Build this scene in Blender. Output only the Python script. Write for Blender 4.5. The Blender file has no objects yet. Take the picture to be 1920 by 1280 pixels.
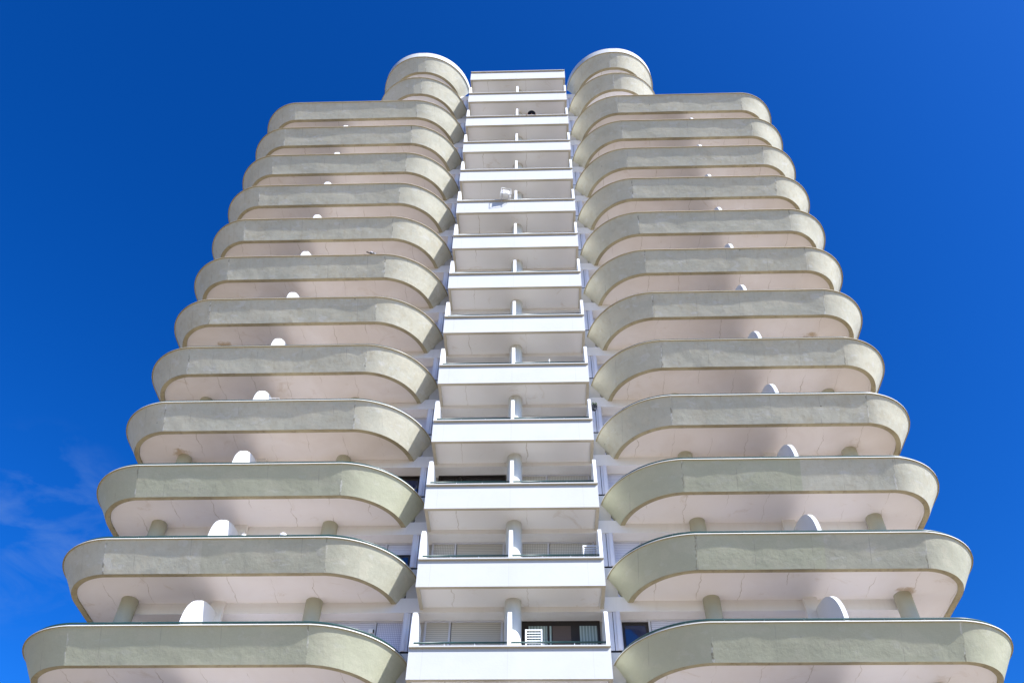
import bpy, bmesh, math, random
from mathutils import Vector, Matrix, noise
S = bpy.context.scene
random.seed(7)
rad = math.radians

# ------------------------------------------------------------------ camera
EYE = 1.6
TH, PSI, RHO, FPX = 0.847128, -0.042287, 0.016909, 1620.93
F = Vector((math.sin(PSI)*math.cos(TH), math.cos(PSI)*math.cos(TH), math.sin(TH)))
R0 = Vector((math.cos(PSI), -math.sin(PSI), 0)); U0 = R0.cross(F)
RV = R0*math.cos(RHO) + U0*math.sin(RHO); UV = -R0*math.sin(RHO) + U0*math.cos(RHO)
cd = bpy.data.cameras.new('camera'); cam = bpy.data.objects.new('camera', cd); S.collection.objects.link(cam)
cd.sensor_width = 36; cd.lens = FPX/1920*36; cd.clip_end = 20000; cd.clip_start = 0.1
M = Matrix.Identity(4)
for i in range(3): M[i][0], M[i][1], M[i][2] = RV[i], UV[i], -F[i]
M[2][3] = EYE
cam.matrix_world = M
S.camera = cam
S.render.resolution_x, S.render.resolution_y = 1024, 682

# ------------------------------------------------------------------ light
SUN_AZ = 51.0      # from the facade normal towards +X
SUN_EL = 40.5
w = bpy.data.worlds.new("World"); S.world = w; w.use_nodes = True
nt = w.node_tree; nt.nodes.clear()
wo = nt.nodes.new('ShaderNodeOutputWorld'); bg = nt.nodes.new('ShaderNodeBackground')
sky = nt.nodes.new('ShaderNodeTexSky'); sky.sky_type = 'NISHITA'; sky.sun_disc = False
sky.sun_elevation = rad(SUN_EL); sky.sun_rotation = rad(180-SUN_AZ)
sky.air_density = 1.0; sky.dust_density = 0.9; sky.ozone_density = 5.0; sky.altitude = 10
hs = nt.nodes.new('ShaderNodeHueSaturation'); hs.inputs['Saturation'].default_value = 1.32; hs.inputs['Value'].default_value = 1.0
nt.links.new(sky.outputs[0], hs.inputs['Color'])
tn = nt.nodes.new('ShaderNodeMixRGB'); tn.blend_type = 'MULTIPLY'; tn.inputs[0].default_value = 1; tn.inputs[2].default_value = (0.85, 0.98, 1.17, 1)
gm = nt.nodes.new('ShaderNodeGamma'); gm.inputs[1].default_value = 1.30
nt.links.new(hs.outputs[0], gm.inputs[0]); nt.links.new(gm.outputs[0], tn.inputs[1])
# thin cirrus low on the left
tc = nt.nodes.new('ShaderNodeTexCoord')
mp = nt.nodes.new('ShaderNodeMapping'); mp.vector_type = 'POINT'
mp.inputs['Rotation'].default_value = (0.35, 0.75, 0.25); mp.inputs['Scale'].default_value = (4.0, 4.0, 10.0)
nz = nt.nodes.new('ShaderNodeTexNoise'); nz.inputs['Scale'].default_value = 2.2; nz.inputs['Detail'].default_value = 9
nz.inputs['Roughness'].default_value = 0.62; nz.inputs['Distortion'].default_value = 0.5
cr = nt.nodes.new('ShaderNodeValToRGB'); cr.color_ramp.elements[0].position = 0.46; cr.color_ramp.elements[1].position = 0.78
cr.color_ramp.elements[1].color = (1, 1, 1, 1)
nt.links.new(tc.outputs['Generated'], mp.inputs['Vector']); nt.links.new(mp.outputs[0], nz.inputs['Vector']); nt.links.new(nz.outputs[0], cr.inputs[0])
def pixdir(x, y): return (F + RV*((x-960)/FPX) - UV*((y-640)/FPX)).normalized()
CD = pixdir(55, 985)
dp = nt.nodes.new('ShaderNodeVectorMath'); dp.operation = 'DOT_PRODUCT'; dp.inputs[1].default_value = CD
nt.links.new(tc.outputs['Generated'], dp.inputs[0])
mr = nt.nodes.new('ShaderNodeMapRange'); mr.inputs['From Min'].default_value = math.cos(rad(6.5)); mr.inputs['From Max'].default_value = math.cos(rad(1.0))
mr.interpolation_type = 'SMOOTHSTEP'
nt.links.new(dp.outputs['Value'], mr.inputs['Value'])
mu = nt.nodes.new('ShaderNodeMath'); mu.operation = 'MULTIPLY'
nt.links.new(cr.outputs[0], mu.inputs[0]); nt.links.new(mr.outputs[0], mu.inputs[1])
mu2 = nt.nodes.new('ShaderNodeMath'); mu2.operation = 'MULTIPLY'; mu2.inputs[1].default_value = 0.40
nt.links.new(mu.outputs[0], mu2.inputs[0])
mx = nt.nodes.new('ShaderNodeMixRGB'); mx.inputs[2].default_value = (1.7, 2.9, 5.6, 1)
nt.links.new(mu2.outputs[0], mx.inputs[0]); nt.links.new(tn.outputs[0], mx.inputs[1])
nt.links.new(mx.outputs[0], bg.inputs[0]); bg.inputs[1].default_value = 0.073
nt.links.new(bg.outputs[0], wo.inputs[0])
sd = bpy.data.lights.new('sun', 'SUN'); sd.energy = 5.0; sd.angle = rad(0.53); sd.color = (1.0, 0.985, 0.96)
sun = bpy.data.objects.new('sun', sd); S.collection.objects.link(sun)
sdir = Vector((math.sin(rad(SUN_AZ))*math.cos(rad(SUN_EL)), -math.cos(rad(SUN_AZ))*math.cos(rad(SUN_EL)), math.sin(rad(SUN_EL))))
sun.rotation_euler = sdir.to_track_quat('Z', 'Y').to_euler(); sun.location = sdir*60
S.view_settings.view_transform = 'Standard'; S.view_settings.look = 'None'
S.view_settings.exposure = 0.85; S.view_settings.gamma = 1.0

# ------------------------------------------------------------------ helpers
C = S.collection
def tag(o, label=None, cat=None, group=None, kind=None):
    if label: o['label'] = label
    if cat: o['category'] = cat
    if group: o['group'] = group
    if kind: o['kind'] = kind
    return o
def empty(name, loc=(0, 0, 0), parent=None):
    o = bpy.data.objects.new(name, None); C.objects.link(o); o.location = loc
    if parent: o.parent = parent
    return o
def obj(name, bm, mats, parent=None, smooth=False, loc=(0, 0, 0), recalc=False):
    if recalc: bmesh.ops.recalc_face_normals(bm, faces=bm.faces)
    me = bpy.data.meshes.new(name); bm.to_mesh(me); bm.free()
    for m in (mats if isinstance(mats, (list, tuple)) else [mats]): me.materials.append(m)
    if smooth:
        for p in me.polygons: p.use_smooth = True
    o = bpy.data.objects.new(name, me); C.objects.link(o); o.location = loc
    if parent: o.parent = parent
    return o
def box(bm, x0, x1, y0, y1, z0, z1, mi=0):
    v = [bm.verts.new(c) for c in ((x0,y0,z0),(x1,y0,z0),(x1,y1,z0),(x0,y1,z0),(x0,y0,z1),(x1,y0,z1),(x1,y1,z1),(x0,y1,z1))]
    for q in ((0,3,2,1),(4,5,6,7),(0,1,5,4),(1,2,6,5),(2,3,7,6),(3,0,4,7)):
        f = bm.faces.new([v[i] for i in q]); f.material_index = mi
def prism(bm, poly, axis, a, b, mi=0):
    """poly of 2-D points extruded along axis ('x': (y,z); 'z': (x,y)) from a to b"""
    def P(p, t): return (t, p[0], p[1]) if axis == 'x' else (p[0], p[1], t)
    A = [bm.verts.new(P(p, a)) for p in poly]; B = [bm.verts.new(P(p, b)) for p in poly]
    n = len(poly)
    fs = [bm.faces.new(A), bm.faces.new(B[::-1])] + [bm.faces.new([A[i], B[i], B[(i+1) % n], A[(i+1) % n]]) for i in range(n)]
    for f in fs: f.material_index = mi
def tube(bm, pts, r, n=8, mi=0, caps=True):
    pts = [Vector(p) for p in pts]; rings = []
    for i, p in enumerate(pts):
        t = (pts[min(i+1, len(pts)-1)] - pts[max(i-1, 0)]).normalized()
        a = t.cross(Vector((0, 0, 1)));
        if a.length < 1e-3: a = Vector((1, 0, 0))
        a.normalize(); b = t.cross(a)
        rr = r[i] if isinstance(r, (list, tuple)) else r
        rings.append([bm.verts.new(p + (a*math.cos(2*math.pi*k/n) + b*math.sin(2*math.pi*k/n))*rr) for k in range(n)])
    for A, B in zip(rings, rings[1:]):
        for k in range(n):
            f = bm.faces.new([A[k], A[(k+1) % n], B[(k+1) % n], B[k]]); f.material_index = mi; f.smooth = True
    if caps:
        for q in (rings[0], rings[-1][::-1]):
            f = bm.faces.new(q); f.material_index = mi
def ellipsoid(bm, c, r, mi=0, u=16, v=10, rot=None):
    m = Matrix.Translation(c) @ (rot.to_4x4() if rot else Matrix.Identity(4)) @ Matrix.Diagonal((*r, 1))
    g = bmesh.ops.create_uvsphere(bm, u_segments=u, v_segments=v, radius=1, matrix=m)
    for ve in g['verts']:
        for f in ve.link_faces: f.material_index = mi; f.smooth = True

# ------------------------------------------------------------------ materials
def base_mat(name, col, rough=0.7, spec=0.3, metallic=0):
    m = bpy.data.materials.new(name); m.use_nodes = True
    b = m.node_tree.nodes['Principled BSDF']
    b.inputs['Base Color'].default_value = (*col, 1); b.inputs['Roughness'].default_value = rough
    b.inputs['Specular IOR Level'].default_value = spec; b.inputs['Metallic'].default_value = metallic
    return m, m.node_tree, b
class NB:
    def __init__(s, nt): s.nt = nt; s.geo = nt.nodes.new('ShaderNodeNewGeometry'); s.pos = s.geo.outputs['Position']
    def map(s, scale, loc=(0,0,0)):
        n = s.nt.nodes.new('ShaderNodeMapping'); n.inputs['Scale'].default_value = scale; n.inputs['Location'].default_value = loc
        s.nt.links.new(s.pos, n.inputs['Vector']); return n.outputs[0]
    def noise(s, vec, scale, detail=5, rough=0.6, dist=0):
        n = s.nt.nodes.new('ShaderNodeTexNoise'); n.inputs['Scale'].default_value = scale; n.inputs['Detail'].default_value = detail
        n.inputs['Roughness'].default_value = rough; n.inputs['Distortion'].default_value = dist
        s.nt.links.new(vec, n.inputs['Vector']); return n.outputs[0]
    def ramp(s, val, a, b, ca=(0,0,0), cb=(1,1,1)):
        n = s.nt.nodes.new('ShaderNodeValToRGB'); e = n.color_ramp.elements
        e[0].position = a; e[1].position = b; e[0].color = (*ca, 1); e[1].color = (*cb, 1)
        s.nt.links.new(val, n.inputs[0]); return n.outputs[0]
    def mix(s, fac, a, b, mode='MIX'):
        n = s.nt.nodes.new('ShaderNodeMixRGB'); n.blend_type = mode
        for k, v in ((0, fac), (1, a), (2, b)):
            if isinstance(v, (int, float)): n.inputs[k].default_value = v
            elif isinstance(v, tuple): n.inputs[k].default_value = (*v, 1)
            else: s.nt.links.new(v, n.inputs[k])
        return n.outputs[0]
    def math(s, op, a, b=None):
        n = s.nt.nodes.new('ShaderNodeMath'); n.operation = op
        for k, v in ((0, a), (1, b)):
            if v is None: continue
            if isinstance(v, (int, float)): n.inputs[k].default_value = v
            else: s.nt.links.new(v, n.inputs[k])
        return n.outputs[0]
    def sep(s):
        n = s.nt.nodes.new('ShaderNodeSeparateXYZ'); s.nt.links.new(s.pos, n.inputs[0]); return n.outputs
    def bump(s, h, strength, dist, b):
        n = s.nt.nodes.new('ShaderNodeBump'); n.inputs['Strength'].default_value = strength; n.inputs['Distance'].default_value = dist
        s.nt.links.new(h, n.inputs['Height']); s.nt.links.new(n.outputs[0], b.inputs['Normal'])
    def line(s, coord, period, phase, width):
        """1 on thin lines every period along coord"""
        a = s.math('ADD', coord, phase); a = s.math('DIVIDE', a, period); a = s.math('FRACT', a)
        a = s.math('SUBTRACT', a, 0.5); a = s.math('ABSOLUTE', a)
        return s.math('GREATER_THAN', a, 0.5 - width/period/2)

def fascia_mat(name, col, col2, stain, dirt=1.0):
    m, nt_, b = base_mat(name, col, 0.75, 0.25); n = NB(nt_)
    big = n.noise(n.map((0.5, 0.5, 1.1)), 1.0, 4, 0.6, 0.6)
    c = n.mix(n.ramp(big, 0.35, 0.68), col, col2)
    streak = n.noise(n.map((7, 7, 0.5)), 1.0, 4, 0.6)
    c = n.mix(n.math('MULTIPLY', n.ramp(streak, 0.50, 0.74), 0.5*dirt), c, stain)
    blot = n.noise(n.map((1, 1, 1)), 1.7, 7, 0.65, 0.8)
    c = n.mix(n.math('MULTIPLY', n.ramp(blot, 0.52, 0.72), 0.40*dirt), c, stain)
    pt = n.noise(n.map((0.8, 0.8, 1.6), (7, 3, 1)), 1.5, 3, 0.5, 0.3)
    c = n.mix(n.math('MULTIPLY', n.ramp(pt, 0.555, 0.58), 0.38*dirt), c, (0.64, 0.60, 0.47))
    pt2 = n.noise(n.map((0.9, 0.9, 2.2), (1, 8, 4)), 2.1, 4, 0.6, 0.4)
    c = n.mix(n.math('MULTIPLY', n.ramp(pt2, 0.60, 0.63), 0.28*dirt), c, (0.70, 0.70, 0.68))
    fine = n.noise(n.map((1, 1, 1)), 28, 4, 0.7)
    c = n.mix(n.math('MULTIPLY', n.ramp(fine, 0.3, 0.75), 0.14), c, (0.22, 0.22, 0.2))
    # rare dark spots where the paint has come away
    vo = nt_.nodes.new('ShaderNodeTexVoronoi'); vo.inputs['Scale'].default_value = 1.15; nt_.links.new(n.map((1, 1, 1.3)), vo.inputs['Vector'])
    wob = n.math('MULTIPLY', n.noise(n.map((1, 1, 1)), 22, 3, 0.6), 0.07)
    sp = n.math('LESS_THAN', n.math('ADD', vo.outputs['Distance'], wob), 0.062)
    c = n.mix(n.math('MULTIPLY', sp, 0.7*dirt), c, (0.10, 0.095, 0.08))
    # shuttering joints
    x = n.sep()[0]
    j = n.line(x, 1.63, 0.37, 0.02)
    msk = n.ramp(n.noise(n.map((0.9, 0.9, 1.5), (3, 1, 0)), 1.3, 2), 0.45, 0.6)
    c = n.mix(n.math('MULTIPLY', n.math('MULTIPLY', j, msk), 0.5), c, (0.30, 0.28, 0.23))
    ax = n.math('ABSOLUTE', n.math('ADD', n.math('ADD', x, 0.8494), n.math('MULTIPLY', n.math('SUBTRACT', n.noise(n.map((1, 1, 1)), 6, 4), 0.5), 0.16)))
    e1 = n.math('LESS_THAN', n.math('ABSOLUTE', n.math('SUBTRACT', ax, 5.33)), 0.022)
    e2 = n.math('LESS_THAN', n.math('ABSOLUTE', n.math('SUBTRACT', ax, 11.82)), 0.022)
    ee = n.math('MULTIPLY', n.math('ADD', e1, e2), n.ramp(n.noise(n.map((1, 1, 1), (2, 2, 5)), 2.3, 3), 0.42, 0.55))
    cc = n.mix(n.ramp(n.noise(n.map((1, 1, 1)), 3.7, 2), 0.45, 0.55), (0.75, 0.74, 0.68), (0.20, 0.18, 0.13))
    c = n.mix(n.math('MULTIPLY', ee, 0.6), c, cc)
    nt_.links.new(c, b.inputs['Base Color'])
    h = n.noise(n.map((1, 1, 1)), 9, 6, 0.65)
    h2 = n.noise(n.map((1, 1, 1)), 2.6, 4, 0.55)
    hh = n.math('ADD', n.math('MULTIPLY', h, 0.35), h2)
    n.bump(hh, 0.6, 0.022, b)
    return m
M_fascia = fascia_mat('weathered_fascia_paint', (0.62, 0.60, 0.485), (0.53, 0.52, 0.42), (0.49, 0.44, 0.31))
M_fascia_b = fascia_mat('patched_fascia_paint', (0.64, 0.615, 0.49), (0.54, 0.525, 0.425), (0.50, 0.44, 0.30), 1.2)
M_fascia_mid = fascia_mat('grey_green_fascia_paint', (0.55, 0.54, 0.42), (0.48, 0.475, 0.37), (0.44, 0.41, 0.30), 0.8)
M_fascia_green = fascia_mat('fresh_green_grey_fascia_paint', (0.53, 0.535, 0.39), (0.49, 0.495, 0.36), (0.44, 0.43, 0.31), 0.4)

def plaster(name, col, col2, rough=0.75, bump=0.25, streaks=0.25, stain=(0.45, 0.40, 0.30), lines=None):
    m, nt_, b = base_mat(name, col, rough, 0.3); n = NB(nt_)
    c = n.mix(n.ramp(n.noise(n.map((1, 1, 1)), 0.9, 5, 0.6, 0.5), 0.35, 0.7), col, col2)
    if streaks:
        st = n.noise(n.map((6, 6, 0.6)), 1.0, 4, 0.65)
        c = n.mix(n.math('MULTIPLY', n.ramp(st, 0.55, 0.8), streaks), c, stain)
    if lines:
        s = n.sep()
        for ax, per, ph, wd, am in lines:
            l = n.line(s[ax], per, ph, wd)
            c = n.mix(n.math('MULTIPLY', l, am), c, (0.25, 0.22, 0.17))
    nt_.links.new(c, b.inputs['Base Color'])
    n.bump(n.noise(n.map((1, 1, 1)), 14, 6, 0.6), bump, 0.01, b)
    return m
M_white = plaster('white_balcony_paint', (0.51, 0.515, 0.505), (0.48, 0.487, 0.48), streaks=0.14, lines=[(0, 2.31, 0.9, 0.012, 0.22)])
M_side = plaster('white_side_wall_paint', (0.70, 0.71, 0.71), (0.68, 0.69, 0.69), streaks=0.06)
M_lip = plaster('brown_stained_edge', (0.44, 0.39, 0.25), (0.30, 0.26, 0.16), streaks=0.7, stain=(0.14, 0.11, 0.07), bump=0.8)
M_lipw = plaster('pale_stained_edge', (0.58, 0.53, 0.43), (0.5, 0.46, 0.36), streaks=0.3)
M_coping = plaster('coping_paint', (0.66, 0.65, 0.60), (0.6, 0.59, 0.53), streaks=0.2)
M_copingb = plaster('brown_weathered_coping', (0.36, 0.31, 0.23), (0.30, 0.26, 0.19), streaks=0.2)
M_beam = plaster('beam_paint', (0.79, 0.77, 0.75), (0.74, 0.72, 0.69), streaks=0.15)
M_column = plaster('olive_column_paint', (0.48, 0.465, 0.355), (0.44, 0.43, 0.325), streaks=0.15)
M_columnw = plaster('pale_column_paint', (0.62, 0.62, 0.58), (0.58, 0.58, 0.54), streaks=0.1)
M_pil = plaster('pale_blue_panel', (0.68, 0.66, 0.69), (0.65, 0.63, 0.66), rough=0.5, bump=0.05, streaks=0.05)
M_wall = plaster('facade_wall', (0.55, 0.53, 0.49), (0.5, 0.48, 0.45))
M_floorw = plaster('grey_terrace_tiles', (0.80, 0.80, 0.80), (0.76, 0.76, 0.76), lines=[(0, 0.3, 0, 0.01, 0.5), (1, 0.3, 0, 0.01, 0.5)])
M_floor = plaster('terrace_tiles', (0.74, 0.66, 0.61), (0.70, 0.62, 0.57), lines=[(0, 0.3, 0, 0.01, 0.5), (1, 0.3, 0, 0.01, 0.5)])

def soffit_mat(name, col, col2, joint):
    m, nt_, b = base_mat(name, col, 0.8, 0.2); n = NB(nt_)
    c = n.mix(n.ramp(n.noise(n.map((1, 1, 0.3)), 0.8, 5, 0.6, 0.6), 0.35, 0.7), col, col2)
    ru = n.noise(n.map((1, 1, 0.8), (4, 2, 0)), 0.85, 7, 0.7, 1.2)
    c = n.mix(n.math('MULTIPLY', n.ramp(ru, 0.60, 0.78), 0.45), c, (0.42, 0.29, 0.13))
    s = n.sep()
    ux = n.math('SUBTRACT', n.math('ABSOLUTE', n.math('ADD', s[0], 0.8494)), 11.55); uy = n.math('SUBTRACT', s[1], 22.45)
    dd = n.math('SQRT', n.math('ADD', n.math('MULTIPLY', ux, ux), n.math('MULTIPLY', uy, uy)))
    dd = n.math('ADD', dd, n.math('MULTIPLY', n.noise(n.map((1, 1, 1)), 2.6, 6, 0.7), 1.5))
    lev = n.ramp(n.noise(n.map((0.02, 0.02, 0.31), (3, 0, 0)), 1.0, 1), 0.45, 0.56)
    c = n.mix(n.math('MULTIPLY', n.math('MULTIPLY', n.ramp(dd, 0.75, 1.35, (1, 1, 1), (0, 0, 0)), lev), 0.65), c, (0.38, 0.25, 0.10))
    sh = n.math('ADD', s[0], n.math('MULTIPLY', n.noise(n.map((1, 1, 1)), 1.5, 3), 0.35))
    l = n.line(sh, joint, 0.2, 0.022)
    mk = n.ramp(n.noise(n.map((1, 1, 1), (9, 4, 0)), 0.9, 3), 0.42, 0.62)
    c = n.mix(n.math('MULTIPLY', n.math('MULTIPLY', l, mk), 0.5), c, (0.30, 0.23, 0.13))
    nt_.links.new(c, b.inputs['Base Color'])
    n.bump(n.noise(n.map((1, 1, 1)), 6, 5, 0.6), 0.25, 0.01, b)
    return m
M_soffit = soffit_mat('pinkish_white_soffit', (0.77, 0.72, 0.67), (0.71, 0.65, 0.59), 1.25)
M_soffit2 = soffit_mat('repainted_white_soffit', (0.82, 0.79, 0.77), (0.79, 0.75, 0.72), 1.25)
M_soffitw = soffit_mat('white_soffit', (0.87, 0.86, 0.85), (0.84, 0.83, 0.82), 2.2)

M_rail, _, _ = base_mat('dark_green_rail', (0.015, 0.055, 0.05), 0.35, 0.5)
M_dark, _, _ = base_mat('dark_brown_frame', (0.02, 0.014, 0.012), 0.45, 0.4)
M_black, _, _ = base_mat('black_gap', (0.01, 0.01, 0.012), 0.8, 0.2)
M_alu, _, _ = base_mat('pale_window_frame', (0.55, 0.55, 0.6), 0.4, 0.5)
M_glass, _, gb = base_mat('dark_blue_glass', (0.008, 0.02, 0.07), 0.06, 0.8)
M_glassd, _, gb = base_mat('dark_room_glass', (0.01, 0.012, 0.014), 0.08, 0.6)
def curtain_mat():
    m, nt_, b = base_mat('pale_green_curtain', (0.33, 0.40, 0.38), 0.8, 0.2); n = NB(nt_)
    s = n.sep(); wv = n.math('SINE', n.math('MULTIPLY', s[0], 70.0))
    c = n.mix(n.ramp(wv, 0.0, 1.0), (0.22, 0.27, 0.26), (0.42, 0.50, 0.47)); nt_.links.new(c, b.inputs['Base Color']); return m
M_curtain = curtain_mat()
M_net, _, _ = base_mat('brown_net_curtain', (0.12, 0.09, 0.08), 0.8, 0.2)
def shutter_mat(name, col, dark, lattice):
    m, nt_, b = base_mat(name, col, 0.6, 0.3); n = NB(nt_); s = n.sep()
    l = n.line(s[2], 0.062, 0, 0.014)
    c = n.mix(n.math('MULTIPLY', l, 0.75), col, dark)
    if lattice:
        v = n.line(s[0], 0.055, 0, 0.016); c = n.mix(n.math('MULTIPLY', v, 0.55), c, dark)
    nt_.links.new(c, b.inputs['Base Color']); return m
M_sh_beige = shutter_mat('beige_slat_shutter', (0.52, 0.48, 0.42), (0.2, 0.18, 0.14), False)
M_sh_lat = shutter_mat('beige_lattice_shutter', (0.60, 0.57, 0.52), (0.22, 0.2, 0.17), True)
M_sh_lav = shutter_mat('pale_blue_slat_shutter', (0.60, 0.61, 0.70), (0.28, 0.28, 0.4), False)
M_sh_lavl = shutter_mat('pale_blue_lattice_shutter', (0.60, 0.61, 0.70), (0.24, 0.24, 0.4), True)
M_plastic, _, _ = base_mat('white_plastic', (0.82, 0.82, 0.80), 0.4, 0.5)
M_lamp, _, _ = base_mat('white_globe', (0.85, 0.84, 0.84), 0.25, 0.5)

# ------------------------------------------------------------------ ground
bm = bmesh.new(); bmesh.ops.create_grid(bm, x_segments=8, y_segments=8, size=4000)
M_ground = plaster('pale_sandy_paving', (0.22, 0.155, 0.075), (0.18, 0.13, 0.065), lines=[(0, 0.6, 0, 0.012, 0.4), (1, 0.6, 0, 0.012, 0.4)])
tag(obj('ground', bm, M_ground), 'pale sandy paving around the foot of the tower', None, None, 'structure')

# ------------------------------------------------------------------ tower
H = 2.8
XC = -0.8494; W = 5.4815; D = 21.6943; ZC = 12.1212+EYE; DW = 20.7218; ZW = 12.2387+EYE
A_, B_, RO, RI = 5.338, 11.852, 1.9317, 2.515
FL, PH = 0.5624, 0.8547          # flare and height of the wing parapet
YB = 22.95                        # beam plane
YWIN = 23.45
T0, T1 = -1, 13
tower = empty('residential_tower', (XC, YB, 0))
tag(tower, 'tall pale residential tower with stacked rounded balconies either side of a flat white balcony column', 'building')
OFF = Vector((-XC, -YB, 0))       # children keep world coordinates through this offset
def part(name, bm, mats, parent=None, **k):
    o = obj(name, bm, mats, parent or tower, **k)
    if parent is None or parent is tower: o.location = OFF
    return o
def group_part(name):
    e = empty(name, OFF, tower); return e
def lab(o, s): o['label'] = s; return o

JOINTS = {}
def path(side, a, b, ro, yback, ds=0.13, darc=rad(3.5)):
    """outer edge of a wing balcony in plan: (point, outward normal), from the inner end round to the back"""
    P = []
    K = rad(4.0); r1 = RI+0.13; ac = a+0.17; r2 = ro+0.13; bc = b-0.15
    cy = DW+r1*math.cos(K); t1 = math.asin((YB+0.05-cy)/r1)
    te = -math.pi/2+K
    n = max(4, int(abs(te-t1)/darc))
    for i in range(n+1):
        t = t1 + (te-t1)*i/n
        q_ = (-math.cos(t), math.sin(t))
        if i == n: q_ = (-math.sin(K/2), -math.cos(K/2))
        P.append(((ac-r1*math.cos(t), cy+r1*math.sin(t)), q_))
    joints = [len(P)-1]
    xa, xb = ac-r1*math.sin(K), bc+r2*math.sin(K)
    n = max(1, int((xb-xa)/ds))
    for i in range(1, n+1): P.append(((xa+(xb-xa)*i/n, DW), (0, -1) if i < n else (math.sin(K/2), -math.cos(K/2))))
    joints.append(len(P)-1)
    cy = DW+r2*math.cos(K); n = int((math.pi/2-K)/darc); b, ro = bc, r2
    for i in range(1, n+1):
        t = -math.pi/2+K+(math.pi/2-K)*i/n
        P.append(((b+ro*math.cos(t), cy+ro*math.sin(t)), (math.cos(t), math.sin(t))))
    if yback > cy:
        n = max(1, int((yback-cy)/0.5))
        for i in range(1, n+1): P.append(((b+ro, cy+(yback-cy)*i/n), (1, 0)))
    R_ = [((XC+side*p[0], p[1]), (side*q[0], q[1])) for p, q in P]
    JOINTS[tuple(R_[joints[0]][0])] = 1; JOINTS[tuple(R_[joints[1]][0])] = 1
    return R_
def sweep(bm, P, strips, side, seed=0):
    """strips: list of (points[(off,z)], material, wobble)"""
    for pts, mi, wob in strips:
        rows = []
        for (p, q) in P:
            row = []
            for k, (o, z) in enumerate(pts):
                d = 0
                if wob:
                    tt = k/(len(pts)-1); env = min(1, 4*tt)*1.0
                    d = wob*env*(noise.noise(Vector((p[0]*0.55, p[1]*0.55, z*0.8+seed*7.3))) + 0.5*noise.noise(Vector((p[0]*1.7, p[1]*1.7+5, z*1.9+seed*3.1))))
                row.append(bm.verts.new((p[0]+q[0]*(o+d), p[1]+q[1]*(o+d), z)))
            rows.append(row)
            if tuple(p) in JOINTS: rows.append(None); rows.append([bm.verts.new(v.co) for v in row])
        for A, B in zip(rows, rows[1:]):
            if A is None or B is None: continue
            for k in range(len(pts)-1):
                vs = [A[k], A[k+1], B[k+1], B[k]]
                if side < 0: vs = vs[::-1]
                f = bm.faces.new(vs); f.material_index = mi; f.smooth = True
def lerp(a, b, n): return [(a[0]+(b[0]-a[0])*i/n, a[1]+(b[1]-a[1])*i/n) for i in range(n+1)]

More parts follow.
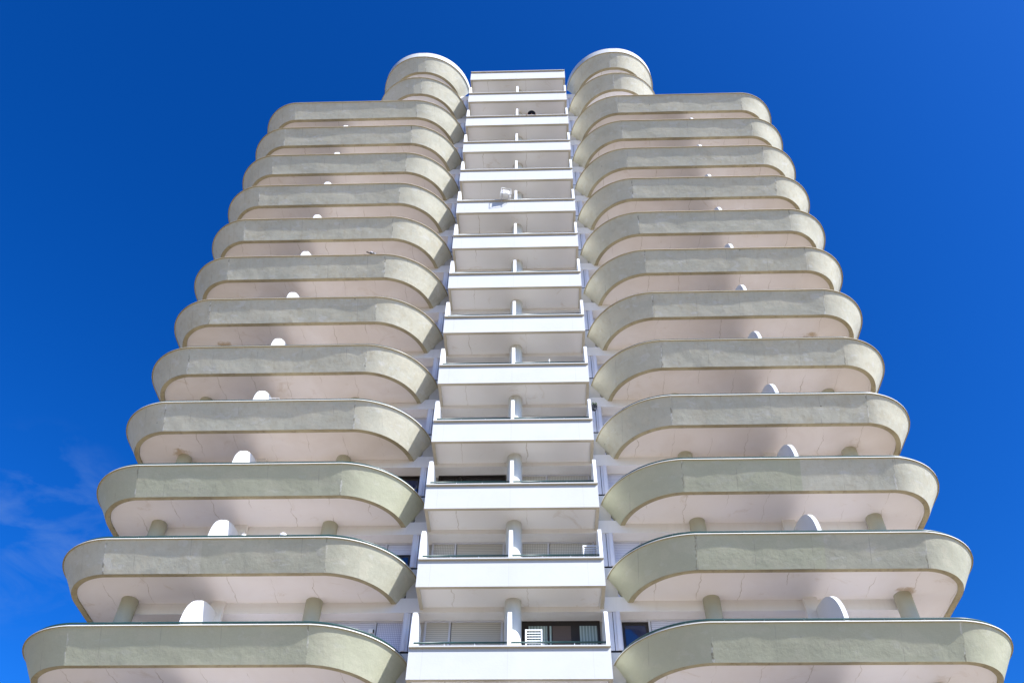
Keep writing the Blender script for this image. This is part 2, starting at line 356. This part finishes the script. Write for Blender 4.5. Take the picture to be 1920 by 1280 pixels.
LIP = 0.042; CT = 0.028
def wing_balcony(t, side, drum=False):
    z = ZW+t*H
    a, b, ro = A_, B_, RO
    yb = 28.0
    if drum: b, ro, yb = 5.75, 2.28, 24.5
    P = path(side, a, b, ro, yb)
    g = group_part('balcony')
    green = t <= 2
    rr = random.Random(t*5+side)
    mi_, mo_ = (M_fascia_green, M_fascia_green) if green else (rr.choice((M_fascia, M_fascia, M_fascia_b)), rr.choice((M_fascia, M_fascia_b, M_fascia)))
    if (t, side) == (2, 1): mo_ = M_fascia
    if (t, side) == (1, 1): mo_ = M_fascia_mid
    if (t, side) == (1, -1): mi_, mo_ = M_fascia_mid, M_fascia
    if drum: mi_ = mo_ = M_fascia_b if side > 0 else M_fascia
    # parapet: flared face, stained lip below, inner face
    bm = bmesh.new()
    ot = -LIP; zt = z-CT; ob = -FL; zb = z-PH; th = 0.13
    sweep(bm, P, [(lerp((ot, zt), (ob, zb), 9), 0, 0.017 if t < 12 else 0.006),
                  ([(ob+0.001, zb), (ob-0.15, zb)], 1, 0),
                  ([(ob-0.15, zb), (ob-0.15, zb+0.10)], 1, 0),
                  ([(ob-0.15, zb+0.19), (ot-th, zt)], 2, 0)], side, t*2+side)
    for f in bm.faces:
        if f.material_index == 0 and abs(f.calc_center_median().x-XC) > 8.96: f.material_index = 3
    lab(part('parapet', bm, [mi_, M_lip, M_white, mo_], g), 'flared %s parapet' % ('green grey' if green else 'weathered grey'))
    # coping
    bm = bmesh.new()
    sweep(bm, P, [([(-th-LIP-0.03, z-CT), (-th-LIP-0.03, z)], 0, 0), ([(-th-LIP-0.03, z), (0, z)], 0, 0),
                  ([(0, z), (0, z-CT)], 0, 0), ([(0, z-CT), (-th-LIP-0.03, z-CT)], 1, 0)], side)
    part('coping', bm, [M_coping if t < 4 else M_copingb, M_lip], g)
    # slab
    bm = bmesh.new()
    def ring(o, zz): return [(p[0]+q[0]*o, p[1]+q[1]*o, zz) for p, q in P] + [(XC+side*(a-1.2), P[-1][0][1], zz)] * 1
    o1 = -(FL+0.10)
    for zz, mi, fl in ((z-PH+0.06, 0, True), (z-PH+0.20, 1, False)):
        vs = [bm.verts.new(c) for c in ring(o1, zz)]
        # inner corner at the wall
        f = bm.faces.new(vs); f.material_index = mi
        f.normal_update()
        if (f.normal.z > 0) == fl: f.normal_flip()
    part('slab', bm, [M_soffit2 if t < 3 else (M_soffit if t < 12 else M_soffitw), M_floor], g)
    if drum and t == 13:
        bm = bmesh.new()
        sweep(bm, P, [([(0, z-0.001), (-0.01, z+0.5)], 0, 0), ([(-0.01, z+0.5), (-0.16, z+0.5)], 0, 0), ([(-0.16, z+0.5), (-0.16, z)], 0, 0)], -side)
        for f in bm.faces: f.normal_flip()
        part('crown_wall', bm, [M_white], g)
        return g
    # handrail
    bm = bmesh.new()
    hp = [(p[0]-q[0]*0.12, p[1]-q[1]*0.12, z+0.115) for p, q in P]
    tube(bm, hp, 0.03, 8)
    acc = 0.5; last = hp[0]
    for i in range(1, len(hp)-1):
        acc += (Vector(hp[i])-Vector(last)).length; last = hp[i]
        if acc > 1.0:
            acc = 0; p, q = P[i]
            tube(bm, [(p[0]-q[0]*(0.12-0.03*s_), p[1]-q[1]*(0.12-0.03*s_), z-0.005+0.1*u) for s_, u in ((0, 0), (0.7, 0.3), (1.1, 0.7), (0.4, 1.05))], 0.012, 6, 0)
    part('handrail', bm, M_rail, g)
    # quarter-round privacy divider
    if not drum and t < 11:
        xf = XC+side*(8.86 if side < 0 else 8.96)
        yf = DW+0.16; ae = YB-yf; be = 1.60; zf = z-PH+0.2
        poly = [(yf+0.05, z-0.02)] + [(YB-ae*math.cos(k*math.pi/2/20), z+be*math.sin(k*math.pi/2/20)**0.84) for k in range(1, 21)] + [(YB, zf), (yf+0.4, zf)]
        bm = bmesh.new(); prism(bm, poly, 'x', xf-0.06, xf+0.06)
        if t == 0:
            xs = xf-side*0.065
            tube(bm, [(xs, 22.0+0.0*k, z+0.5+0.24*k) for k in (0, 1)], 0.055, 8, 1)
        part('divider', bm, [M_side, M_beam], g, recalc=True)
    return g

for t in range(T0, 12):
    for side in (-1, 1): wing_balcony(t, side)
for t in (12, 13):
    for side in (-1, 1): wing_balcony(t, side, True)

X0, X1 = XC-W/2, XC+W/2
XP = -0.86                       # central partition
def centre_balcony(t):
    z = ZC+t*H
    g = group_part('balcony'); lab(g, 'flat fronted white balcony')
    zb = z-0.928
    bm = bmesh.new()
    yf = D+0.05
    box(bm, X0, X1, yf, yf+0.12, zb, z-0.04)
    for f in bm.faces:
        if f.normal.z < -0.5 or f.calc_center_median().z < zb+1e-4: f.material_index = 1
    part('parapet', bm, [M_white, M_lipw], g)
    bm = bmesh.new(); box(bm, X0-0.0, X1+0.0, D-0.03, D+0.2, z-0.04, z)
    for f in bm.faces:
        if f.calc_center_median().z < z-0.035: f.material_index = 1
    part('coping', bm, [M_white, M_lipw], g)
    bm = bmesh.new(); box(bm, X0+0.11, X1-0.11, yf+0.12, YB+0.02, zb+0.07, zb+0.25)
    for f in bm.faces:
        if f.calc_center_median().z > zb+0.24: f.material_index = 1
    part('slab', bm, [M_soffitw, M_floorw], g)
    prof = [(D+0.02, z+0.002), (D+0.035, z+0.5), (D+0.07, z+0.85), (D+0.13, z+1.05), (D+0.22, z+1.15), (D+0.36, z+1.2), (YB, z+1.2)]
    if t == 13: prof = [(yf+0.125, z-0.06), (YB, z-0.06)]
    for xa, xb in ((X0, X0+0.11), (X1-0.11, X1)):
        bm = bmesh.new()
        if t == 13: poly = prof + [(YB, zb), (yf+0.125, zb)]
        else: poly = prof + [(YB, zb), (yf+0.125, zb), (yf+0.125, z+0.002)]
        prism(bm, poly, 'x', xa+0.001, xb-0.001)
        bmesh.ops.recalc_face_normals(bm, faces=bm.faces)
        for f in bm.faces:
            if abs(f.calc_center_median().z-zb) < 1e-4: f.material_index = 1
        part('side_wall', bm, [M_side, M_lipw], g)
    if t == 13: return
    bm = bmesh.new(); poly = prof + [(YB, zb+0.25), (yf+0.125, zb+0.25), (yf+0.125, z+0.002)]
    prism(bm, poly, 'x', XP-0.055, XP+0.055)
    part('divider', bm, [M_side], g, recalc=True)
    for xa, xb in ((X0+0.07, XP-0.06), (XP+0.05, X1-0.08)):
        bm = bmesh.new()
        tube(bm, [(xa, D+0.07, z+0.13), (xb, D+0.07, z+0.13)], 0.026, 8)
        n = 3
        for k in range(n+1):
            x = xa+(xb-xa)*(0.02+0.96*k/n)
            if 0 < k < n: tube(bm, [(x, D+0.08, z), (x, D+0.07, z+0.13)], 0.012, 6, 1)
        box(bm, xa, xa+0.1, D+0.05, D+0.09, z+0.03, z+0.045, 1)
        part('handrail', bm, [M_rail, M_alu], g)
for t in range(T0, 14): centre_balcony(t)

# core, beams, columns ------------------------------------------------
ZR = ZW+13*H-0.66
bm = bmesh.new()
box(bm, XC-11.4, XC+11.4, YWIN+0.07, 33, 0, ZW+12*H-0.7)
part('core_wall', bm, M_wall)
bm = bmesh.new(); box(bm, XC-7.2, XC+7.2, YWIN+0.08, 32.5, ZW+12*H-0.698, ZR-0.01); part('upper_core_wall', bm, M_wall)
for t in range(T0, 14):
    z = ZW+t*H
    hw = 11.55 if t < 12 else 7.4
    bm = bmesh.new(); box(bm, XC-hw, XC+hw, YB, YWIN+0.09, z-PH-0.29, z-PH+0.195)
    part('floor_beam', bm, M_beam)
for dx, r, ztop in ((0.05, 0.25, ZR-0.05), (5.93, 0.25, ZR-0.05), (-5.93, 0.25, ZR-0.05), (11.5, 0.25, ZW+11*H), (-11.5, 0.25, ZW+11*H)):
    bm = bmesh.new(); tube(bm, [(XC+dx, YB-0.25 if abs(dx) < 1 else (YB-0.06 if abs(dx) < 11 else YB-0.2), zz) for zz in (0, ztop*0.5, ztop)], r, 40)
    part('column', bm, M_columnw if dx < 1 and dx > -1 else M_column)
# piers behind the dividers
for side in (-1, 1):
    xm = XC+side*8.82
    bm = bmesh.new()
    box(bm, xm-0.2, xm+0.2, YB-0.13, YB-0.002, 0, ZW+11*H-PH+0.05)
    part('pier', bm, M_beam)

# panels between the flat column and the rounded balconies -------------
for t in range(0, 13):
    z = ZW+t*H; zt = z-PH-0.29+H
    for side in (-1, 1):
        a, b = XC+side*2.74, XC+side*3.20
        a, b = min(a, b), max(a, b)
        bm = bmesh.new(); box(bm, a, b, YB+0.02, YB+0.10, z+0.43, zt-0.002)
        xr = XC+side*3.12; box(bm, xr-0.05, xr+0.05, YB-0.02, YB+0.02, z+0.43, zt-0.004)
        xr = XC+side*2.98; box(bm, xr-0.008, xr+0.008, YB+0.012, YB+0.02, z+0.43, zt-0.004, 1)
        box(bm, a, b, YB+0.03, YB+0.2, z+0.36, z+0.43, 1)
        box(bm, a, b, YB+0.01, YB+0.12, z-PH+0.2, z+0.36, 2)
        part('infill_panel', bm, [M_pil, M_black, M_wall])

# windows ---------------------------------------------------------------
def window(t, x0, x1, style, split=None):
    """style: list of per-leaf kinds"""
    z = ZW+t*H; zt = z-PH-0.29+H-0.004; zb = z-PH+0.2
    g = group_part('window')
    fm = M_dark if any(s in ('glass', 'open', 'curtain', 'third') for s in style) else M_alu
    xs = [x0] + ([split] if split else []) + [x1]
    bm = bmesh.new()
    for i, xx in enumerate(xs):
        d = 0.03; c = xx + (d if i == 0 else (-d if i == len(xs)-1 else 0))
        box(bm, c-d, c+d, YWIN-0.05, YWIN+0.06, zb, zt-0.05)
    box(bm, x0, x1, YWIN-0.052, YWIN+0.06, zt-0.05, zt)
    part('frame', bm, M_alu if 'third' in style or fm is M_alu else M_dark, g)
    for i, s in enumerate(style):
        a, b = xs[i]+0.055, xs[i+1]-0.03
        bm = bmesh.new()
        if s in ('beige', 'beigel', 'lav', 'lavl'):
            box(bm, a, b, YWIN-0.02, YWIN+0.02, zb, zt-0.05)
            part('shutter', bm, dict(beige=M_sh_beige, beigel=M_sh_lat, lav=M_sh_lav, lavl=M_sh_lavl)[s], g)
        elif s == 'third':
            box(bm, a, b, YWIN-0.02, YWIN+0.0, zt-0.42, zt-0.05)
            part('shutter', bm, M_sh_lav, g)
            bm = bmesh.new(); box(bm, a, b, YWIN+0.005, YWIN+0.05, zb, zt-0.42); box(bm, a+0.12, b-0.12, YWIN+0.002, YWIN+0.004, zb, zt-0.52, 1)
            part('pane', bm, [M_dark, M_glass], g)
        elif s == 'glass':
            box(bm, a, b, YWIN, YWIN+0.05, zb, zt-0.05, 0); box(bm, a+0.09, b-0.09, YWIN-0.004, YWIN-0.002, zb, zt-0.17, 1)
            part('pane', bm, [M_dark, M_glass], g)
        elif s == 'open':
            box(bm, a, b, YWIN+0.0, YWIN+0.05, zb, zt-0.05, 0); box(bm, a+0.1, b-0.1, YWIN-0.004, YWIN-0.002, zb, zt-0.15, 1)
            part('pane', bm, [M_dark, M_glassd], g)
        elif s == 'curtain':
            box(bm, a, b, YWIN+0.0, YWIN+0.05, zb, zt-0.05, 0)
            w_ = b-a
            if w_ > 1.2:
                box(bm, a+0.05, a+0.12, YWIN-0.006, YWIN-0.003, zb, zt-0.16, 1)
                box(bm, a+0.42*w_, b-0.1, YWIN-0.006, YWIN-0.003, zb, zt-0.16, 1)
            else:
                box(bm, a+0.06, b-0.1, YWIN-0.006, YWIN-0.003, zb, zt-0.16, 1)
            part('pane', bm, [M_dark, M_curtain, M_net], g)
    return g
cs = {0: (['beige', 'beige'], None), 1: (['beigel', 'beige'], ['beigel', 'beigel']), 2: (['open', 'open'], ['beigel', 'beigel'])}
for t in range(T0, 13):
    L, R = cs.get(t, (['beige', 'beige'], ['beigel', 'beigel']))
    if t % 3 == 1 and t > 3: L = ['open', 'open']
    window(t, X0+0.12, XP-0.26, L, -2.71)
    if t == 0:
        z = ZW; zt = z-PH-0.29+H-0.004; zb = z-PH+0.2
        g = group_part('window')
        bm = bmesh.new(); box(bm, XP+0.3, X1-0.12, YWIN-0.0, YWIN+0.06, zb, zt)
        part('frame', bm, M_dark, g)
        for nm, a, b, m_ in (('curtain', -0.35, 0.20, M_curtain), ('curtain', 0.27, 0.33, M_curtain), ('curtain', 0.36, 0.90, M_net), ('curtain', 1.16, 1.68, M_curtain)):
            bm = bmesh.new(); box(bm, a, b, YWIN-0.012, YWIN-0.002, zb, zt-0.17); part(nm, bm, m_, g)
    else:
        window(t, XP+0.26, X1-0.12, R, 0.29)
    ls = {0: ['lavl', 'lav'], 1: ['third', 'lav'], 2: ['glass', 'glass']}.get(t, ['lav', 'lav'])
    window(t, XC-5.68, XC-3.21, ls[::-1], -4.95)
    rs = {0: ['glass', 'third'], 1: ['lav', 'third'], 2: ['lav', 'lav']}.get(t, ['third', 'lav'] if t == 3 else ['lav', 'lav'])
    window(t, XC+3.21, XC+5.68, rs, 3.24)
    if t < 12:
        window(t, XC-8.6, XC-6.2, ['lav', 'lav'], XC-7.3); window(t, XC-11.2, XC-9.05, ['open', 'open'] if t == 0 else ['lav', 'lav'], XC-10.1)
        window(t, XC+6.2, XC+8.6, ['lav', 'lav'], XC+7.3); window(t, XC+9.05, XC+11.2, ['lav', 'lav'], XC+10.1)

# ------------------------------------------------------------------ small things on the balconies
def ztop(y, px, py):
    """height on plane y seen at a photo position: used to set real sizes"""
    d = F + RV*((px-960)/FPX) - UV*((py-640)/FPX); d = d*(y/d.y); return Vector((d.x, d.y, d.z+EYE))

def chair(loc, rz, label):
    r = empty('garden_chair', loc); r.rotation_euler = (0, 0, rz); tag(r, label, 'chair', 'white slatted garden chairs')
    def add(name, fn):
        bm = bmesh.new(); fn(bm); return obj(name, bm, M_plastic, r)
    add('seat', lambda bm: [box(bm, -0.24, 0.24, -0.24+0.085*k, -0.24+0.085*k+0.06, 0.44, 0.465) for k in range(6)])
    def back(bm):
        for x in (-0.24, 0.20): box(bm, x, x+0.04, 0.26, 0.29, 0.36, 1.42)
        box(bm, -0.2, 0.2, 0.262, 0.288, 1.38, 1.418)
        for k in range(11): box(bm, -0.199, 0.199, 0.272, 0.280, 0.52+0.078*k, 0.545+0.078*k)
    add('backrest', back)
    for x in (-0.23, 0.19):
        for y in (-0.22, 0.22): add('leg', lambda bm: box(bm, x, x+0.035, y, y+0.035, 0, 0.40))
        add('armrest', lambda bm: (box(bm, x-0.01, x+0.05, -0.25, 0.26, 0.64, 0.67), box(bm, x, x+0.035, -0.22, -0.185, 0.425, 0.64)))
    return r
fz0 = ZC-0.928+0.25
chair((-0.19, 22.43, fz0), math.pi, 'tall white slatted chair before the curtained dark window, on the lowest flat balcony')
chair((1.56, 22.43, fz0+H), math.pi, 'tall white slatted chair before a closed lattice shutter, right end of a flat balcony')

# person with a dark hat leaning on the parapet high up
def person():
    z = ZC+11*H; fl = z-0.928+0.25
    base = empty('person', (-0.07, D+0.62, fl)); tag(base, 'person in a dark wide hat leaning over the parapet high on the flat white balconies', 'person')
    h = z+0.62-fl     # crown of hat above floor
    skin, _, _ = base_mat('skin', (0.50, 0.30, 0.22), 0.55, 0.3); shirt, _, _ = base_mat('pale_shirt', (0.62, 0.56, 0.60), 0.8, 0.2)
    hat, _, _ = base_mat('dark_navy_hat', (0.012, 0.016, 0.03), 0.8, 0.2); trou, _, _ = base_mat('dark_trousers', (0.05, 0.05, 0.07), 0.8, 0.2)
    me = bpy.data.meshes.new('body'); bm = bmesh.new()
    rz = z-fl  # parapet top above floor
    V = {}
    def v(n, p, r): V[n] = (bm.verts.new(p), r)
    def e(a, b): bm.edges.new((V[a][0], V[b][0]))
    v('pel', (0, 0.10, 0.82), 0.15); v('wst', (0, 0.04, 0.94), 0.13); v('chs', (0, -0.10, 1.10), 0.15); v('nk', (0, -0.24, 1.20), 0.06); v('hd', (0, -0.36, rz+0.52), 0.09); v('hd2', (0, -0.38, rz+0.60), 0.085)
    e('pel', 'wst'); e('wst', 'chs'); e('chs', 'nk'); e('nk', 'hd'); e('hd', 'hd2')
    for s in (-1, 1):
        v('hip%d' % s, (0.10*s, 0.12, 0.78), 0.10); v('kn%d' % s, (0.11*s, 0.06, 0.45), 0.065); v('an%d' % s, (0.11*s, 0.14, 0.07), 0.045); v('to%d' % s, (0.12*s, -0.04, 0.03), 0.035)
        e('pel', 'hip%d' % s); e('hip%d' % s, 'kn%d' % s); e('kn%d' % s, 'an%d' % s); e('an%d' % s, 'to%d' % s)
        v('sh%d' % s, (0.17*s, -0.14, 1.13), 0.065); v('el%d' % s, (0.28*s, -0.38, rz+0.12), 0.042); v('wr%d' % s, (0.24*s, -0.57, rz+0.06), 0.028); v('pa%d' % s, (0.23*s, -0.62, rz+0.05), 0.034)
        e('chs', 'sh%d' % s); e('sh%d' % s, 'el%d' % s); e('el%d' % s, 'wr%d' % s); e('wr%d' % s, 'pa%d' % s)
        for k in range(5):
            a = (-0.03+0.016*k) if k < 4 else 0.05*-s
            n1, n2 = 'f%d%d' % (k, s), 'g%d%d' % (k, s)
            v(n1, (0.23*s+a, -0.665 if k < 4 else -0.64, rz+0.05), 0.009); v(n2, (0.23*s+a*1.1, -0.695 if k < 4 else -0.655, rz+0.015), 0.008)
            e('pa%d' % s, n1); e(n1, n2)
    bm.verts.ensure_lookup_table(); rr = {}
    bm.verts.index_update()
    for n, (ve, r) in V.items(): rr[ve.index] = r
    root = V['pel'][0].index
    bm.to_mesh(me); bm.free()
    o = bpy.data.objects.new('body', me); C.objects.link(o); o.parent = base
    o.modifiers.new('skin', 'SKIN'); sv = me.skin_vertices[0].data
    for i, r in rr.items(): sv[i].radius = (r, r)
    sv[root].use_root = True
    ss = o.modifiers.new('sub', 'SUBSURF'); ss.levels = 2; ss.render_levels = 2
    me.materials.append(skin)
    # clothing
    bm = bmesh.new()
    tube(bm, [(0, 0.10, 0.80), (0, 0.03, 0.95), (0, -0.11, 1.11), (0, -0.2, 1.19)], [0.19, 0.17, 0.205, 0.09], 16)
    for s in (-1, 1): tube(bm, [(0.13*s, -0.12, 1.14), (0.22*s, -0.22, 1.05), (0.28*s, -0.37, rz+0.12)], [0.085, 0.07, 0.062], 12)
    obj('shirt', bm, shirt, base)
    bm = bmesh.new()
    for s in (-1, 1): tube(bm, [(0.07*s, 0.11, 0.86), (0.10*s, 0.12, 0.72), (0.11*s, 0.06, 0.45), (0.11*s, 0.14, 0.10)], [0.14, 0.12, 0.09, 0.07], 12)
    obj('trousers', bm, trou, base)
    bm = bmesh.new(); hc = Vector((0, -0.38, rz+0.62))
    g = bmesh.ops.create_cone(bm, cap_ends=True, segments=24, radius1=0.225, radius2=0.13, depth=0.07, matrix=Matrix.Translation(hc+Vector((0, 0, 0.0))))
    ellipsoid(bm, hc+Vector((0, 0, 0.02)), (0.14, 0.145, 0.13))
    obj('hat', bm, hat, base)
    bm = bmesh.new()
    for s in (-1, 1): ellipsoid(bm, (0.04*s, -0.458, rz+0.54), (0.014, 0.008, 0.008), u=8, v=6)
    obj('eyes', bm, hat, base)
    bm = bmesh.new(); ellipsoid(bm, (0, -0.467, rz+0.505), (0.015, 0.02, 0.025), u=8, v=6); ellipsoid(bm, (0, -0.452, rz+0.46), (0.028, 0.01, 0.008), u=8, v=6)
    for s in (-1, 1): ellipsoid(bm, (0.092*s, -0.365, rz+0.53), (0.012, 0.022, 0.032), u=8, v=6)
    obj('face', bm, skin, base)
person()

# boxy unit hung outside a high flat balcony
def box_unit():
    c = ztop(D-0.22, 948, 363)
    r = empty('box_unit', c); r.rotation_euler = (0, 0, rad(12)); tag(r, 'boxy white unit in a thin square wire frame, hung outside a high flat balcony', 'box unit')
    bm = bmesh.new(); box(bm, -0.18, 0.18, -0.11, 0.11, -0.17, 0.17)
    bmesh.ops.bevel(bm, geom=bm.edges[:], offset=0.035, segments=3, affect='EDGES')
    obj('casing', bm, M_plastic, r, smooth=False)
    bm = bmesh.new()
    for k in range(1, 5):
        tube(bm, [(0.033*k*math.cos(a*math.pi/12)-0.02, -0.117, 0.033*k*math.sin(a*math.pi/12)) for a in range(25)], 0.004, 5, caps=False)
    obj('grille', bm, M_alu, r)
    bm = bmesh.new(); q = 0.23
    for y in (-0.14, 0.12):
        for a, b in (((-q, -q), (q, -q)), ((q, -q), (q, q)), ((q, q), (-q, q)), ((-q, q), (-q, -q))):
            tube(bm, [(a[0], y, a[1]), (b[0], y, b[1])], 0.011, 6)
    for x in (-q, q):
        for z in (-q, q): tube(bm, [(x, -0.14, z), (x, 0.12, z)], 0.011, 6)
    obj('frame', bm, M_plastic, r)
    bm = bmesh.new()
    for x in (-0.15, 0.15):
        tube(bm, [(x, -0.10, -0.185), (x, 0.24, -0.185), (x, 0.26, min(-0.1, ZC+8*H-c.z-0.2))], 0.014, 6)
    obj('bracket', bm, M_alu, r)
box_unit()

# pigeon on the rim
def pigeon():
    z = ZW+6*H; c = ztop(DW+0.06, 699.5, 472)
    r = empty('pigeon', (c.x, DW+0.07, z)); r.rotation_euler = (0, 0, rad(30)); tag(r, 'grey and white pigeon perched on a rounded balcony edge, left side', 'bird')
    grey, nt_, b = base_mat('pigeon_plumage', (0.2, 0.2, 0.23), 0.6); n = NB(nt_)
    cc = n.mix(n.ramp(n.noise(n.map((1, 1, 1)), 14, 3), 0.44, 0.56), (0.03, 0.028, 0.03), (0.35, 0.35, 0.38)); nt_.links.new(cc, b.inputs['Base Color'])
    leg, _, _ = base_mat('pigeon_leg', (0.35, 0.12, 0.08), 0.6)
    me = bpy.data.meshes.new('body'); bm = bmesh.new()
    pts = [(-0.15, 0.09, 0.018), (-0.07, 0.12, 0.045), (0.02, 0.145, 0.062), (0.08, 0.17, 0.05), (0.105, 0.215, 0.03), (0.118, 0.25, 0.028)]
    vs = [bm.verts.new((p[0], 0, p[1])) for p in pts]
    for a_, b_ in zip(vs, vs[1:]): bm.edges.new((a_, b_))
    bm.to_mesh(me); bm.free(); o = bpy.data.objects.new('body', me); C.objects.link(o); o.parent = r; me.materials.append(grey)
    o.modifiers.new('skin', 'SKIN')
    for i, p in enumerate(pts): me.skin_vertices[0].data[i].radius = (p[2], p[2])
    me.skin_vertices[0].data[2].use_root = True
    ss = o.modifiers.new('sub', 'SUBSURF'); ss.levels = 2; ss.render_levels = 2
    bm = bmesh.new(); prism(bm, [(-0.035, 0.075), (0.035, 0.075), (0.02, 0.09), (-0.02, 0.09)], 'x', -0.27, -0.13); obj('tail', bm, grey, r)
    for s in (-1, 1):
        bm = bmesh.new(); tube(bm, [(0.02, 0.02*s, 0.0), (0.015, 0.022*s, 0.1)], 0.005, 6); tube(bm, [(0.05, 0.02*s, 0.003), (0.0, 0.02*s, 0.003)], 0.004, 6); obj('leg', bm, leg, r)
        bm = bmesh.new(); ellipsoid(bm, (-0.03, 0.05*s, 0.135), (0.11, 0.018, 0.045)); obj('wing', bm, grey, r)
    bm = bmesh.new(); tube(bm, [(0.14, 0, 0.25), (0.175, 0, 0.238)], [0.009, 0.002], 6); obj('beak', bm, M_dark, r)
pigeon()

# globe lamps, planters, rack
def globe(px, py, rr, label):
    c = ztop(DW+0.9, px, py); zf = ZW+H-PH+0.2
    r = empty('globe_lamp', (c.x, c.y, zf)); tag(r, label, 'lamp', 'white globe lamps behind a balcony rail')
    hgt = c.z-zf
    bm = bmesh.new(); ellipsoid(bm, (0, 0, hgt), (rr, rr, rr*0.95), u=20, v=14); obj('globe', bm, M_lamp, r)
    bm = bmesh.new(); tube(bm, [(0, 0, 0.03), (0, 0, hgt-rr*0.8)], 0.02, 10); obj('pole', bm, M_dark, r)
    bm = bmesh.new(); tube(bm, [(0, 0, 0), (0, 0, 0.02), (0, 0, 0.04)], [0.12, 0.12, 0.04], 16); obj('base', bm, M_dark, r)
globe(530.5, 1005, 0.12, 'larger white globe above the green rail, farther right of the bright divider')
globe(457, 1005, 0.085, 'smaller white globe just right of the bright divider, above the green rail')

def rack():
    z = ZW+3*H; c = ztop(DW+0.95, 500, 746); zf = z-PH+0.2
    r = empty('drying_rack', (c.x, DW+0.95, zf)); tag(r, 'white tubular drying rack beside the bright divider on a left rounded balcony', 'drying rack')
    hh = c.z-zf
    bm = bmesh.new()
    for s in (0, 0.35): tube(bm, [(-0.45, s, hh), (0.45, s, hh)], 0.012, 6)
    for k in range(7): tube(bm, [(-0.45+0.15*k, 0, hh), (-0.45+0.15*k, 0.35, hh)], 0.006, 6)
    obj('top_frame', bm, M_plastic, r)
    for s in (-1, 1):
        bm = bmesh.new(); tube(bm, [(0.45*s, 0.0, 0), (0.45*s, 0.35, hh)], 0.011, 6); tube(bm, [(0.45*s, 0.35, 0), (0.45*s, 0.0, hh)], 0.011, 6); obj('leg', bm, M_plastic, r)
rack()

M_leaf, nt_, b_ = base_mat('dark_green_leaves', (0.03, 0.07, 0.02), 0.6); n_ = NB(nt_)
nt_.links.new(n_.mix(n_.noise(n_.map((1, 1, 1)), 30, 2), (0.015, 0.03, 0.012), (0.07, 0.14, 0.04)), b_.inputs['Base Color'])
M_dry, _, _ = base_mat('dry_brown_leaves', (0.10, 0.07, 0.045), 0.8)
M_pot, _, _ = base_mat('dark_blue_pot', (0.015, 0.02, 0.035), 0.4, 0.5)
def leaves(bm, c, rx, rz_, n, size):
    for _ in range(n):
        th, ph = random.uniform(0, 2*math.pi), math.acos(random.uniform(-0.6, 1)); k = random.uniform(0.5, 1)
        p = Vector(c) + Vector((rx*k*math.sin(ph)*math.cos(th), rx*k*math.sin(ph)*math.sin(th), rz_*k*math.cos(ph)))
        u = Vector((random.gauss(0, 1), random.gauss(0, 1), random.gauss(0, 1))).normalized(); v = u.orthogonal().normalized()
        vs = [bm.verts.new(p + u*size*a + v*size*0.4*b) for a, b in ((-1, 0), (0, -1), (1, 0), (0, 1))]; bm.faces.new(vs)
def hanging():
    c = ztop(D+0.5, 1115.5, 763)
    xw = X1
    r = empty('hanging_planter', (xw+0.13, D+0.5, c.z)); tag(r, 'small green plant in a dark pot hung outside the white side wall', 'plant')
    bm = bmesh.new(); tube(bm, [(0, 0, -0.14), (0, 0, -0.12), (0, 0, 0.03)], [0.06, 0.085, 0.115], 16); obj('pot', bm, M_pot, r)
    bm = bmesh.new(); leaves(bm, (0, 0, 0.08), 0.13, 0.14, 160, 0.035); obj('foliage', bm, M_leaf, r)
    bm = bmesh.new(); tube(bm, [(-0.135, 0, 0.0), (-0.08, 0, 0.0), (-0.02, 0, -0.02)], 0.01, 6); obj('bracket', bm, M_dark, r)
hanging()
def dryplant():
    z = ZC+10*H; c = ztop(D+0.24, 882.5, 264); zf = z-0.928+0.25
    r = empty('potted_plant', (c.x+0.02, D+0.32, zf)); tag(r, 'withered brown plant in the left corner of a high flat balcony', 'plant')
    bm = bmesh.new(); tube(bm, [(0, 0, 0), (0, 0, 0.25)], [0.09, 0.13], 16); obj('pot', bm, M_lip, r)
    bm = bmesh.new(); tube(bm, [(0, 0, 0.25), (0.0, -0.02, 0.8), (-0.02, -0.04, z-zf+0.2)], [0.012, 0.01, 0.006], 6); obj('stem', bm, M_dry, r)
    bm = bmesh.new(); leaves(bm, (0, -0.04, z-zf+0.2), 0.12, 0.2, 90, 0.03); obj('foliage', bm, M_dry, r)
dryplant()
def lampy():
    z = ZC+4*H; r = empty('spigot_ornament', (0.47, D+0.06, z)); tag(r, 'tiny white ornament standing on the coping of a middle flat balcony', 'ornament')
    bm = bmesh.new(); tube(bm, [(0, 0, 0), (0, 0, 0.01), (0, 0, 0.06), (0, 0, 0.13)], [0.03, 0.02, 0.012, 0.012], 10); obj('base', bm, M_plastic, r)
    bm = bmesh.new(); ellipsoid(bm, (0, 0, 0.2), (0.03, 0.03, 0.07), u=12, v=10); tube(bm, [(0, 0, 0.26), (0.0, 0, 0.33)], [0.012, 0.004], 8); obj('head', bm, M_plastic, r)
lampy()
def spot():
    c = ztop(YWIN-0.12, 696, 1183)
    r = empty('wall_light', c); tag(r, 'small white box light on the blue grey shutters of the lowest left rounded balcony', 'light')
    bm = bmesh.new(); box(bm, -0.08, 0.05, -0.05, 0.02, -0.05, 0.05); box(bm, 0.05, 0.09, -0.04, 0.01, -0.04, 0.04, 1); obj('housing', bm, [M_plastic, M_dark], r)
    bm = bmesh.new(); box(bm, -0.015, 0.015, 0.02, 0.10, -0.015, 0.015); obj('bracket', bm, M_dark, r)
spot()
